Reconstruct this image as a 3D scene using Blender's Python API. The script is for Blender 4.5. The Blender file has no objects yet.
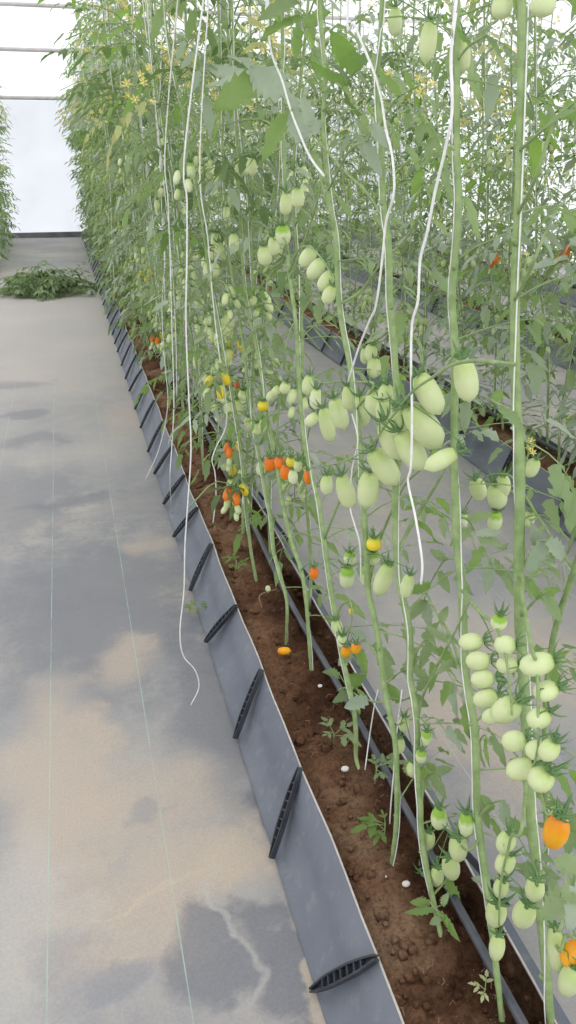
import bpy, math, random
from mathutils import Vector, Matrix
rnd = random.Random(7)
S = bpy.context.scene
COL = S.collection
V = Vector

# ------------------------------------------------------------------ camera
F, H, VPX, VPY = 788.0, 1.5, 57.0, 155.0
d_ = V((VPX-288, 512-VPY, F)).normalized()
th = math.atan((512-VPY)/F)
u_ = V((0, math.cos(th), -math.sin(th)))
r_ = d_.cross(u_)
if r_.x < 0: r_ = -r_
CR, CU, CF = (V((r_[i], d_[i], u_[i])) for i in range(3))
EYE = V((0, 0, H))
cam = bpy.data.objects.new('camera', bpy.data.cameras.new('camera'))
COL.objects.link(cam)
M = Matrix(((CR.x, CU.x, -CF.x), (CR.y, CU.y, -CF.y), (CR.z, CU.z, -CF.z))).to_4x4()
M.translation = EYE
cam.matrix_world = M
cam.data.sensor_fit = 'VERTICAL'; cam.data.sensor_height = 24
cam.data.lens = F*24/1024
cam.data.clip_start = .02
S.camera = cam

def ray(x, y): return CR*(x-288) + CU*(512-y) + CF*F
def atX(x, y, X): r = ray(x, y); return EYE + r*(X/r.x)
def atY(x, y, Y): r = ray(x, y); return EYE + r*(Y/r.y)
def atZ(x, y, Z): r = ray(x, y); return EYE + r*((Z-H)/r.z)
def depth(p): return (p-EYE).dot(CF)
def mpp(p): return depth(p)/F            # metres per pixel at p

# ------------------------------------------------------------------ materials
def newmat(name):
    m = bpy.data.materials.new(name); m.use_nodes = True
    nt = m.node_tree; nt.nodes.clear()
    return m, nt, nt.nodes, nt.links
def N(nt, t, **kw):
    n = nt.nodes.new(t)
    for k, v in kw.items():
        if k.startswith('i_'): n.inputs[k[2:].replace('_', ' ')].default_value = v
        else: setattr(n, k, v)
    return n
def ramp(nt, fac, stops):
    r = nt.nodes.new('ShaderNodeValToRGB'); e = r.color_ramp.elements
    while len(e) < len(stops): e.new(.5)
    for k, (p, c) in enumerate(stops):
        e[k].position = p; e[k].color = (*c, 1)
    nt.links.new(fac, r.inputs[0]); return r.outputs[0]
def mixc(nt, fac, a, b, mode='MIX'):
    m = nt.nodes.new('ShaderNodeMix'); m.data_type = 'RGBA'; m.blend_type = mode
    for s, v in ((m.inputs[0], fac), (m.inputs[6], a), (m.inputs[7], b)):
        if hasattr(v, 'links'): nt.links.new(v, s)
        else: s.default_value = v if not isinstance(v, tuple) else (*v, 1)
    return m.outputs[2]
def math_(nt, op, a, b=None, c=None):
    m = nt.nodes.new('ShaderNodeMath'); m.operation = op
    for k, v in enumerate((a, b, c)):
        if v is None: continue
        if hasattr(v, 'links'): nt.links.new(v, m.inputs[k])
        else: m.inputs[k].default_value = v
    return m.outputs[0]
def finish(nt, shader):
    o = nt.nodes.new('ShaderNodeOutputMaterial'); nt.links.new(shader, o.inputs[0])
def bsdf(nt, col, rough=.6, spec=.3, bump=None):
    b = nt.nodes.new('ShaderNodeBsdfPrincipled')
    if hasattr(col, 'links'): nt.links.new(col, b.inputs['Base Color'])
    else: b.inputs['Base Color'].default_value = (*col, 1)
    b.inputs['Roughness'].default_value = rough
    b.inputs['Specular IOR Level'].default_value = spec
    if bump: nt.links.new(bump, b.inputs['Normal'])
    return b
def noise(nt, scale, detail=4, vec=None, rough=.6):
    n = N(nt, 'ShaderNodeTexNoise'); n.inputs['Scale'].default_value = scale
    n.inputs['Detail'].default_value = detail; n.inputs['Roughness'].default_value = rough
    if vec: nt.links.new(vec, n.inputs['Vector'])
    return n.outputs[0]
def bumpn(nt, h, strength, dist=.01):
    b = N(nt, 'ShaderNodeBump'); b.inputs['Strength'].default_value = strength
    b.inputs['Distance'].default_value = dist; nt.links.new(h, b.inputs['Height']); return b.outputs[0]

def simple(name, a, b=None, scale=20, rough=.6, spec=.3, bump=0):
    m, nt, _, _ = newmat(name)
    tc = N(nt, 'ShaderNodeTexCoord').outputs['Object']
    n = noise(nt, scale, 4, tc)
    col = ramp(nt, n, [(.35, a), (.65, b or a)])
    finish(nt, bsdf(nt, col, rough, spec, bumpn(nt, n, bump) if bump else None).outputs[0])
    return m

def leafmat(name, dark, light, trans, tw=.4):
    m, nt, _, L = newmat(name)
    tc = N(nt, 'ShaderNodeTexCoord').outputs['Object']
    oi = N(nt, 'ShaderNodeObjectInfo').outputs['Random']
    n = noise(nt, 5, 3, tc)
    f = math_(nt, 'ADD', math_(nt, 'MULTIPLY', n, 1.4), math_(nt, 'MULTIPLY_ADD', oi, .4, -.45))
    col = ramp(nt, f, [(.15, dark), (.75, light)])
    n2 = noise(nt, 60, 2, tc)
    b = bsdf(nt, col, .55, .35, bumpn(nt, n2, .25, .004))
    t = N(nt, 'ShaderNodeBsdfTranslucent')
    L.new(mixc(nt, .5, trans, mixc(nt, f, trans, light)), t.inputs[0])
    mx = N(nt, 'ShaderNodeMixShader'); mx.inputs[0].default_value = tw
    L.new(b.outputs[0], mx.inputs[1]); L.new(t.outputs[0], mx.inputs[2])
    finish(nt, mx.outputs[0]); return m

def fruitmat(name, body, shoulder, pos=(.12, .4)):
    m, nt, _, L = newmat(name)
    tc = N(nt, 'ShaderNodeTexCoord').outputs['Object']
    sx = N(nt, 'ShaderNodeSeparateXYZ'); L.new(tc, sx.inputs[0])
    n = noise(nt, 4, 2, tc)
    f = math_(nt, 'ADD', math_(nt, 'MULTIPLY', sx.outputs[2], -1), math_(nt, 'MULTIPLY_ADD', n, .2, -.1))
    col = ramp(nt, f, [(pos[0], shoulder), (pos[1], body)])
    b = bsdf(nt, col, .32, .4)
    b.inputs['Subsurface Weight'].default_value = .15
    b.inputs['Subsurface Radius'].default_value = (.01, .01, .004)
    b.inputs['Subsurface Scale'].default_value = .3
    finish(nt, b.outputs[0]); return m

MAT = {}
MAT['leaf'] = leafmat('tomato_leaf', (.19, .27, .13), (.36, .45, .24), (.38, .54, .18), .45)
MAT['leafgrey'] = leafmat('tomato_leaf_upper_face', (.28, .35, .25), (.44, .51, .39), (.38, .50, .24), .3)
MAT['leafbright'] = leafmat('young_tomato_leaf', (.17, .28, .08), (.31, .43, .16), (.33, .55, .08), .5)
MAT['leafdark'] = leafmat('deep_green_tomato_leaf', (.09, .145, .06), (.18, .26, .11), (.22, .36, .08), .4)
MAT['leafyellow'] = leafmat('yellowing_leaf', (.44, .50, .24), (.60, .60, .34), (.66, .62, .24), .4)
MAT['stem'] = simple('tomato_stem', (.20, .29, .11), (.31, .40, .18), 40, .55, .3, .1)
MAT['calyx'] = simple('tomato_calyx', (.10, .20, .07), (.17, .28, .11), 30, .6)
MAT['green'] = fruitmat('unripe_tomato', (.60, .67, .36), (.47, .58, .22))
MAT['shoulder'] = fruitmat('unripe_tomato_green_shoulder', (.62, .69, .40), (.27, .46, .05), (.22, .38))
MAT['orange'] = fruitmat('ripe_orange_tomato', (.85, .22, .012), (.70, .16, .01))
MAT['amber'] = fruitmat('amber_tomato', (.88, .40, .015), (.80, .28, .01))
MAT['yellow'] = fruitmat('yellow_tomato', (.80, .62, .04), (.62, .60, .06))
MAT['red'] = fruitmat('red_tomato', (.65, .11, .015), (.5, .09, .01))
MAT['pale'] = fruitmat('pale_young_tomato', (.70, .74, .48), (.55, .66, .30))
MAT['petal'] = simple('tomato_petal', (.84, .74, .20), (.90, .82, .36), 40, .5)
MAT['twine'] = simple('white_twine', (.72, .71, .68), (.85, .84, .82), 60, .7, .2)
MAT['peg'] = simple('black_plastic', (.022, .025, .034), (.045, .05, .062), 18, .38, .5)
MAT['pipe'] = simple('drip_pipe_plastic', (.055, .06, .075), (.10, .105, .125), 14, .35, .5)
MAT['edge'] = simple('worn_panel_edge', (.45, .40, .37), (.62, .56, .52), 30, .6)
MAT['steel'] = simple('galvanised_steel', (.42, .40, .40), (.52, .49, .48), 6, .45, .5)
MAT['kerb'] = simple('dark_kerb', (.13, .12, .14), (.2, .19, .21), 6, .7)
MAT['pebble'] = simple('white_pebble', (.62, .58, .54), (.8, .77, .74), 20, .7)
MAT['root'] = simple('dry_root', (.26, .16, .10), (.38, .26, .17), 30, .8)

def panelmat():
    m, nt, _, L = newmat('grey_plastic_sheet')
    tc = N(nt, 'ShaderNodeTexCoord').outputs['Object']
    a = noise(nt, 3.5, 6, tc); b = noise(nt, 26, 5, tc)
    col = ramp(nt, a, [(.3, (.105, .118, .15)), (.7, (.165, .178, .21))])
    dust = ramp(nt, b, [(.55, (0, 0, 0)), (.8, (1, 1, 1))])
    col = mixc(nt, math_(nt, 'MULTIPLY', dust, .3), col, (.36, .34, .34))
    finish(nt, bsdf(nt, col, .5, .4, bumpn(nt, a, .15, .01)).outputs[0]); return m
MAT['panel'] = panelmat()

def soilmat():
    m, nt, _, L = newmat('red_brown_soil')
    tc = N(nt, 'ShaderNodeTexCoord').outputs['Object']
    a = noise(nt, 5, 5, tc); b = noise(nt, 90, 6, tc, .75)
    col = ramp(nt, a, [(.3, (.13, .063, .037)), (.5, (.28, .147, .086)), (.70, (.47, .30, .195))])
    sx0 = N(nt, 'ShaderNodeSeparateXYZ'); L.new(tc, sx0.inputs[0])
    wet = ramp(nt, math_(nt, 'ADD', math_(nt, 'PINGPONG', math_(nt, 'ADD', sx0.outputs[0], 1.65*2-.60), .825), math_(nt, 'MULTIPLY_ADD', a, .16, -.08)), [(.03, (.42, .38, .36)), (.13, (1, 1, 1))])
    col = mixc(nt, 1.0, col, wet, 'MULTIPLY')
    g = ramp(nt, b, [(.32, (.30, .27, .25)), (.55, (1, 1, 1)), (.75, (1.0, .9, .8))])
    col = mixc(nt, .85, col, g, 'MULTIPLY')
    v = N(nt, 'ShaderNodeTexVoronoi'); v.inputs['Scale'].default_value = 140; L.new(tc, v.inputs['Vector'])
    fl = math_(nt, 'LESS_THAN', v.outputs['Distance'], .13)
    sx = N(nt, 'ShaderNodeSeparateColor'); L.new(v.outputs['Color'], sx.inputs[0])
    fl = math_(nt, 'MULTIPLY', fl, math_(nt, 'GREATER_THAN', sx.outputs[0], .8))
    col = mixc(nt, math_(nt, 'MULTIPLY', fl, .6), col, (.6, .5, .4))
    finish(nt, bsdf(nt, col, .95, .1, bumpn(nt, b, .9, .02)).outputs[0]); return m
MAT['soil'] = soilmat()

def matmat():
    m, nt, _, L = newmat('woven_ground_cover')
    tc = N(nt, 'ShaderNodeTexCoord').outputs['Object']
    sx = N(nt, 'ShaderNodeSeparateXYZ'); L.new(tc, sx.inputs[0])
    a = noise(nt, 1.1, 6, tc, .55); b = noise(nt, 9, 6, tc, .65)
    f = math_(nt, 'ADD', math_(nt, 'MULTIPLY', a, .75), math_(nt, 'MULTIPLY', b, .25))
    col = ramp(nt, f, [(.34, (.26, .26, .275)), (.5, (.34, .326, .322)), (.66, (.44, .395, .355))])
    # dust and damp patches with their own outlines, plus painted brightening of the far mat
    nc = N(nt, 'ShaderNodeTexNoise'); nc.inputs['Scale'].default_value = 4.5; nc.inputs['Detail'].default_value = 5
    L.new(tc, nc.inputs['Vector'])
    w = N(nt, 'ShaderNodeVectorMath', operation='MULTIPLY_ADD'); L.new(nc.outputs['Color'], w.inputs[0])
    w.inputs[1].default_value = (.34, .34, 0); w.inputs[2].default_value = (-.17, -.17, 0)
    wv = N(nt, 'ShaderNodeVectorMath', operation='ADD'); L.new(tc, wv.inputs[0]); L.new(w.outputs[0], wv.inputs[1])
    ragged = math_(nt, 'ADD', math_(nt, 'MULTIPLY_ADD', b, .9, -.45), math_(nt, 'MULTIPLY_ADD', noise(nt, 38, 5, tc, .7), .5, -.25))
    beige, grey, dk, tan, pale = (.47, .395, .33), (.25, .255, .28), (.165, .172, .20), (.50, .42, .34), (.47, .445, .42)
    for (px, py, rx, ry, c, s, soft) in [
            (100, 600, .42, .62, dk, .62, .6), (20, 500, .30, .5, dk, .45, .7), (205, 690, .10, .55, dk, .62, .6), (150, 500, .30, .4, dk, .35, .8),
            (60, 800, .16, .42, beige, .85, .6), (150, 800, .20, .18, beige, .7, .7), (190, 880, .20, .12, beige, .8, .6), (120, 930, .22, .12, beige, .7, .6),
            (125, 655, .11, .13, beige, .75, .7), (20, 930, .12, .3, pale, .6, .7), (235, 860, .07, .12, tan, .75, .6), (255, 780, .05, .2, pale, .5, .7),
            (150, 545, .10, .12, beige, .6, .7), (60, 700, .10, .16, beige, .5, .8), (140, 415, .22, .45, beige, .6, .7), (215, 560, .05, .3, grey, .5, .7),
            (40, 320, 1.2, 3.4, (.47, .43, .40), .7, .7), (30, 440, .26, .12, dk, .5, .7), (70, 500, .28, .07, dk, .5, .7), (25, 415, .14, .10, dk, .5, .5), (10, 385, .3, .14, dk, .4, .6),  # first, wide entry puts light on the far mat into its colour
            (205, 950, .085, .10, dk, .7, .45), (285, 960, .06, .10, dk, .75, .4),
            (120, 985, .07, .05, grey, .6, .5), (60, 960, .05, .08, grey, .4, .6),
            (170, 893, .24, .012, tan, .9, .6), (240, 930, .010, .16, pale, .5, .8), (318, 985, .022, .14, tan, .8, .5), (300, 900, .022, .12, tan, .7, .6),
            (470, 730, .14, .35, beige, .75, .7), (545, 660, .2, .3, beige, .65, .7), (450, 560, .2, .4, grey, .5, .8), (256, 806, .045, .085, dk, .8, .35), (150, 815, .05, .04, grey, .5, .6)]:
        p = atZ(px, py, 0)
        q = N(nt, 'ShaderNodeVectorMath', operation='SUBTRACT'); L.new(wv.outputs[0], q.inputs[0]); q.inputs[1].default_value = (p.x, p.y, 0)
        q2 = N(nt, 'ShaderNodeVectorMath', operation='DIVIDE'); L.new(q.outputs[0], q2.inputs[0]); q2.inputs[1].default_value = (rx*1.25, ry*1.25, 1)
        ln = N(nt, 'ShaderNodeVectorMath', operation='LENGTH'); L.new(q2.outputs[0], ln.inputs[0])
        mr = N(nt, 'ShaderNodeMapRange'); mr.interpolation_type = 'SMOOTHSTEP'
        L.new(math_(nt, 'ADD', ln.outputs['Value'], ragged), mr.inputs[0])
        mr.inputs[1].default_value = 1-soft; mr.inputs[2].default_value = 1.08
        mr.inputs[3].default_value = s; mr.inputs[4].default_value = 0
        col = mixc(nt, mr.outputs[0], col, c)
    fine = noise(nt, 160, 3, tc)
    col = mixc(nt, .35, col, ramp(nt, fine, [(.3, (.72, .72, .72)), (.7, (1.12, 1.12, 1.12))]), 'MULTIPLY')
    k = math_(nt, 'ABSOLUTE', math_(nt, 'SUBTRACT', math_(nt, 'FRACT', math_(nt, 'DIVIDE', math_(nt, 'ADD', sx.outputs[0], 27+.195+.135), .27)), .5))
    line = math_(nt, 'LESS_THAN', k, .0048)
    fade = ramp(nt, noise(nt, 7, 3, tc), [(.4, (.25, .25, .25)), (.6, (1, 1, 1))])
    col = mixc(nt, math_(nt, 'MULTIPLY', math_(nt, 'MULTIPLY', line, fade), .8), col, (.36, .52, .43))
    wave = N(nt, 'ShaderNodeTexWave'); wave.inputs['Scale'].default_value = 90; L.new(tc, wave.inputs['Vector'])
    h = math_(nt, 'ADD', math_(nt, 'MULTIPLY', wave.outputs[1], .15), b)
    finish(nt, bsdf(nt, col, .62, .3, bumpn(nt, h, .12, .01)).outputs[0]); return m
MAT['mat'] = matmat()

def filmmat(name, transp, tint):
    m, nt, _, L = newmat(name)
    tc = N(nt, 'ShaderNodeTexCoord').outputs['Object']
    n = noise(nt, 1.2, 4, tc)
    t = N(nt, 'ShaderNodeBsdfTransparent'); t.inputs[0].default_value = (*tint, 1)
    s = N(nt, 'ShaderNodeBsdfTranslucent'); L.new(ramp(nt, n, [(.3, tuple(c*.92 for c in tint)), (.7, tint)]), s.inputs[0])
    mx = N(nt, 'ShaderNodeMixShader'); mx.inputs[0].default_value = 1-transp
    L.new(t.outputs[0], mx.inputs[1]); L.new(s.outputs[0], mx.inputs[2])
    finish(nt, mx.outputs[0]); return m
MAT['film'] = filmmat('roof_film', .75, (.97, .97, .98))
MAT['sidesheet'] = filmmat('white_side_sheet', .12, (.74, .75, .775))
MAT['wallfilm'] = filmmat('wall_film', .35, (.90, .91, .93))

# ------------------------------------------------------------------ mesh builder
class MB:
    def __init__(s): s.v = []; s.f = []; s.m = []; s.mats = []
    def mi(s, mat):
        mat = MAT[mat] if isinstance(mat, str) else mat
        if mat not in s.mats: s.mats.append(mat)
        return s.mats.index(mat)
    def add(s, vs, fs, mat):
        b = len(s.v); i = s.mi(mat)
        s.v += [tuple(p) for p in vs]
        s.f += [tuple(b+k for k in f) for f in fs]; s.m += [i]*len(fs)
    def tube(s, pts, rad, mat, seg=6, cap=True):
        pts = [V(p) for p in pts]; n = len(pts)
        if not hasattr(rad, '__len__'): rad = [rad]*n
        vs, fs = [], []
        a = None
        for k, p in enumerate(pts):
            t = (pts[min(k+1, n-1)]-pts[max(k-1, 0)])
            t = t.normalized() if t.length > 1e-9 else V((0, 0, 1))
            if a is None: a = t.orthogonal().normalized()
            else:
                a = a - t*a.dot(t)
                a = a.normalized() if a.length > 1e-6 else t.orthogonal().normalized()
            b = t.cross(a)
            for q in range(seg):
                w = 2*math.pi*q/seg
                vs.append(p + (a*math.cos(w)+b*math.sin(w))*rad[k])
        for k in range(n-1):
            for q in range(seg):
                q2 = (q+1) % seg
                fs.append((k*seg+q, k*seg+q2, (k+1)*seg+q2, (k+1)*seg+q))
        if cap:
            fs.append(tuple(range(seg))[::-1]); fs.append(tuple((n-1)*seg+q for q in range(seg)))
        s.add(vs, fs, mat)
    def box(s, lo, hi, mat):
        x0, y0, z0 = lo; x1, y1, z1 = hi
        vs = [(x0,y0,z0),(x1,y0,z0),(x1,y1,z0),(x0,y1,z0),(x0,y0,z1),(x1,y0,z1),(x1,y1,z1),(x0,y1,z1)]
        s.add(vs, [(0,3,2,1),(4,5,6,7),(0,1,5,4),(1,2,6,5),(2,3,7,6),(3,0,4,7)], mat)
    def mesh(s, name, smooth=True):
        me = bpy.data.meshes.new(name)
        me.from_pydata(s.v, [], s.f)
        for m in s.mats: me.materials.append(m)
        me.polygons.foreach_set('material_index', s.m)
        me.polygons.foreach_set('use_smooth', [smooth]*len(s.f))
        me.update(); return me
    def build(s, name, parent=None, smooth=True):
        return link(name, s.mesh(name, smooth), parent)
def link(name, data, parent=None):
    o = bpy.data.objects.new(name, data); COL.objects.link(o)
    if parent: o.parent = parent
    return o
def empty(name, loc):
    o = link(name, None); o.location = loc; o.empty_display_size = .05; return o
def tag(o, label=None, cat=None, group=None, kind=None):
    for k, v in (('label', label), ('category', cat), ('group', group), ('kind', kind)):
        if v: o[k] = v
    return o
def copy_tree(o, parent=None):
    c = o.copy(); COL.objects.link(c)
    if parent: c.parent = parent
    for ch in list(o.children): copy_tree(ch, c)
    return c
def spline(pts, n=6):
    """Catmull-Rom through pts."""
    pts = [V(p) for p in pts]
    P = [pts[0]*2-pts[1]] + pts + [pts[-1]*2-pts[-2]]
    out = []
    for k in range(1, len(P)-2):
        a, b, c, d = P[k-1], P[k], P[k+1], P[k+2]
        for j in range(n):
            t = j/n
            out.append(.5*((2*b)+(c-a)*t+(2*a-5*b+4*c-d)*t*t+(3*b-a-3*c+d)*t**3))
    out.append(pts[-1]); return out

# ------------------------------------------------------------------ plant pieces
UP = V((0, 0, 1))
def leaflet(mb, base, d, up, L, W, mat, droop=.3, fold=.25, n=7, rows=4, lobes=True, twist=0.0, R=rnd):
    d = d.normalized(); side = d.cross(up)
    if side.length < 1e-4: side = d.orthogonal()
    side.normalize(); nr = side.cross(d).normalized()
    if twist: 
        q = Matrix.Rotation(twist, 3, d); side = q @ side; nr = q @ nr
    vs = []; ph = R.random()
    for k in range(n+1):
        t = k/n
        w = (t**.55)*((1-t)**.75)*1.75
        if k == n: w = .0
        if k == 0: w = .06
        if lobes and 0 < k < n:
            w *= 1.18 if k % 2 else .80
        c = base + d*L*(t-.12*droop*t*t) - UP*(L*droop*t*t*.8) + nr*(L*.05*math.sin(t*5+ph*6))
        for j in range(rows+1):
            e = (j/rows-.5)*2
            adv = -abs(e)*.09*L if lobes and (k % 2) and 0 < k < n else 0
            vs.append(c + side*(e*w*W*.5) + nr*(fold*W*.5*w*(abs(e)**1.4)) + d*adv + nr*(.03*W*math.sin(k*2.1+j*1.7+ph*9)))
    fs = []
    for k in range(n):
        for j in range(rows):
            a = k*(rows+1)+j
            fs.append((a, a+1, a+rows+2, a+rows+1))
    mb.add(vs, fs, mat)

def compound(mb, base, az, L, mat, pitch=.5, sag=1.0, size=.09, pairs=3, n=6, rows=2, R=rnd, r0=.0022, stemmat='stem'):
    h = V((math.cos(az), math.sin(az), 0))
    pts = []; p = V(base); ang = pitch; m = 7
    side = V((-h.y, h.x, 0)); bend = R.uniform(-.5, .5)
    for k in range(m):
        pts.append(p.copy())
        hd = (h + side*bend*k/m).normalized()
        p = p + (hd*math.cos(ang)+UP*math.sin(ang))*(L/(m-1))
        ang -= sag/(m-1)*(.6+.8*k/m)
    mb.tube(pts, [r0*(1-.75*k/(m-1)) for k in range(m)], stemmat, 4, False)
    def at(s):
        f = s*(m-1); k = min(int(f), m-2); return pts[k].lerp(pts[k+1], f-k), (pts[k+1]-pts[k]).normalized()
    for i in range(pairs):
        s = .38+.58*i/max(1, pairs)
        q, t = at(s)
        for sg in (-1, 1):
            sd = t.cross(UP); sd = sd.normalized() if sd.length > .01 else side
            dd = (t*.55 + sd*sg*.8 - UP*R.uniform(.05, .6)).normalized()
            sz = size*R.uniform(.65, 1.0)*(.7+.4*s)
            q2 = q + dd*.012
            leaflet(mb, q2, dd, UP, sz, sz*R.uniform(.42, .62), mat, R.uniform(.05, .6), R.uniform(-.25, .45), n, rows, True, R.uniform(-.6, .6), R)
        if i and R.random() < .7:
            q, t = at(s-.08)
            sd = t.cross(UP).normalized()*(1 if R.random() < .5 else -1)
            leaflet(mb, q, (t*.3+sd-UP*.2), UP, size*.35, size*.2, mat, .3, .2, 3, 2, False, 0, R)
    q, t = at(1)
    leaflet(mb, q, (t-UP*.25), UP, size*R.uniform(.95, 1.25), size*.6, mat, R.uniform(.2, .6), R.uniform(-.2, .4), n, rows, True, R.uniform(-.4, .4), R)

def tomato_profile(shape):
    out = []
    for k in range(13):
        t = k/12
        if shape == 'plum':
            r = (1-abs(2*t-1)**4.2)**.5 * (.94+.08*math.sin(t*math.pi)) * (1.0-.06*math.cos(t*6))
        elif shape == 'pear':
            r = (1-abs(2*t-1)**2.5)**.5 * (.82+.22*t)
        else:
            r = (1-abs(2*t-1)**2.15)**.5
        z = -t
        if k == 0: r, z = .10, -.035
        if k == 12: r = .0; z = -1.025 if shape != 'egg' else -1.0
        if k == 11 and shape != 'egg': r *= .82
        out.append((r*.5, z))
    return out
def add_tomato(mb, shape, mat, mtx=None, seg=14):
    pr = tomato_profile(shape); vs = []; fs = []
    for k, (r, z) in enumerate(pr):
        for q in range(seg):
            a = 2*math.pi*q/seg
            rr = r*(1+.025*math.cos(3*a)*(1-k/12)+.02*math.cos(2*a+1))
            p = V((rr*math.cos(a), rr*math.sin(a), z))
            vs.append(mtx @ p if mtx else p)
    for k in range(len(pr)-1):
        for q in range(seg):
            q2 = (q+1) % seg
            fs.append((k*seg+q, (k+1)*seg+q, (k+1)*seg+q2, k*seg+q2))
    fs.append(tuple(range(seg)))
    mb.add(vs, fs, mat)
_tm = {}
def tomato_mesh(shape, mat):
    if (shape, mat) not in _tm:
        mb = MB(); add_tomato(mb, shape, mat, None, 18); _tm[(shape, mat)] = mb.mesh('tomato')
    return _tm[(shape, mat)]
def add_calyx(mb, mtx, w, curl=.5, n=5, R=rnd, mat='calyx'):
    """sepals around the stem end; local -Z runs down the fruit, w is the fruit width."""
    a0 = R.random()*6
    for k in range(n):
        a = a0+2*math.pi*k/n + R.uniform(-.2, .2)
        l = w*R.uniform(.6, .9); out = V((math.cos(a), math.sin(a), 0)); sd = V((-out.y, out.x, 0))
        vs = []
        for j in range(5):
            t = j/4
            x = l*t*(1-.25*curl*t); z = w*.03 + l*(-.22*t+(.55+curl)*t*t*.9)
            ww = w*.115*(1-t)**.6*(1 if j else .7)+w*.006
            c = out*x + UP*z
            vs += [mtx @ (c-sd*ww), mtx @ (c+UP*ww*.7), mtx @ (c+sd*ww), mtx @ (c-UP*ww*.5)]
        fs = []
        for j in range(4):
            for q in range(4):
                q2 = (q+1) % 4
                fs.append((j*4+q, j*4+q2, j*4+4+q2, j*4+4+q))
        mb.add(vs, fs, mat)
def axis_matrix(d, roll=0):
    """rotation whose local -Z points along d."""
    q = V((0, 0, -1)).rotation_difference(d.normalized())
    return q.to_matrix() @ Matrix.Rotation(roll, 3, 'Z')
def add_flower(mb, p, d, size, R=rnd):
    m = axis_matrix(d, R.random()*6).to_4x4(); m.translation = p
    for k in range(6):
        a = k*math.pi/3
        o = V((math.cos(a), math.sin(a), 0)); s = V((-o.y, o.x, 0))
        vs = [m @ (o*size*.05), m @ (o*size*.3+s*size*.13-UP*size*.05), m @ (o*size*.62+UP*size*.05), m @ (o*size*.3-s*size*.13-UP*size*.05)]
        mb.add(vs, [(0, 1, 2, 3)], 'petal')
    mb.tube([m @ V((0, 0, .02*size)), m @ V((0, 0, -.3*size)), m @ V((0, 0, -.42*size))], [size*.09, size*.07, size*.015], 'petal', 6)

# ------------------------------------------------------------------ the setting
XE0, XE1, Y0, Y1 = -4.2, 7.6, -1.0, 17.3
def struct(mb, name, smooth=False): return tag(mb.build(name, None, smooth), kind='structure')

mb = MB()
nx, ny = 60, 110
vs = []; R = random.Random(3)
for j in range(ny+1):
    for i in range(nx+1):
        x = XE0+(XE1-XE0)*i/nx; y = Y0+(Y1-Y0)*j/ny
        vs.append((x, y, .003*math.sin(x*3.1+y*1.7)+.003*math.sin(y*2.9-x)-.006))
fs = [(j*(nx+1)+i, j*(nx+1)+i+1, (j+1)*(nx+1)+i+1, (j+1)*(nx+1)+i) for j in range(ny) for i in range(nx)]
mb.add(vs, fs, 'mat'); struct(mb, 'floor', True)

def sheet(mb, fn, nu, nv, mat):
    vs = [fn(u/nu, v/nv) for v in range(nv+1) for u in range(nu+1)]
    mb.add(vs, [(v*(nu+1)+u, v*(nu+1)+u+1, (v+1)*(nu+1)+u+1, (v+1)*(nu+1)+u) for v in range(nv) for u in range(nu)], mat)
EAVE, RIDGE = 3.5, 5.0
def roofz(x):
    t = (x-XE0)/(XE1-XE0); return EAVE+(RIDGE-EAVE)*math.sin(math.pi*t)
mb = MB(); sheet(mb, lambda u, v: (XE0+(XE1-XE0)*u, Y0+(Y1+.5-Y0)*v, roofz(XE0+(XE1-XE0)*u)), 24, 18, 'film'); struct(mb, 'ceiling', True)
mb = MB(); sheet(mb, lambda u, v: (XE0+(XE1-XE0)*u, Y1+.25+.03*math.sin(u*60)*math.sin(v*3), (roofz(XE0+(XE1-XE0)*u)+.02)*v), 120, 8, 'wallfilm'); struct(mb, 'wall_far', True)
mb = MB(); sheet(mb, lambda u, v: (XE0, Y0+(Y1+.5-Y0)*u, EAVE*v), 30, 4, 'wallfilm'); struct(mb, 'wall_left', True)
mb = MB(); sheet(mb, lambda u, v: (XE1, Y0+(Y1+.5-Y0)*u, EAVE*v), 30, 4, 'wallfilm'); struct(mb, 'wall_right', True)
mb = MB(); sheet(mb, lambda u, v: (XE0+(XE1-XE0)*u, Y0, roofz(XE0+(XE1-XE0)*u)*v), 24, 4, 'wallfilm'); struct(mb, 'wall_near', True)
mb = MB(); sheet(mb, lambda u, v: (XE0+.02+(XE1-XE0-.04)*u, Y1+.19+.02*math.sin(u*90)*math.sin(v*4+1), .02+2.42*v), 140, 8, 'sidesheet'); tag(mb.build('trim_1'), kind='structure')
mb = MB(); mb.box((XE0, Y1, -.01), (XE1, Y1+.12, .09), 'kerb'); struct(mb, 'baseboard_far')
for z, l in ((2.48, 'lowest steel rail across the white end wall, above the leaf pile'), (3.27, 'middle steel rail crossing high on the white end wall'), (3.98, 'topmost steel rail on the end wall, near the top of the picture')):
    mb = MB(); mb.tube([(XE0, Y1+.15, z), (XE1, Y1+.15, z)], .035, 'steel', 8)
    tag(mb.build('wall_rail'), l, 'rail')

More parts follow.
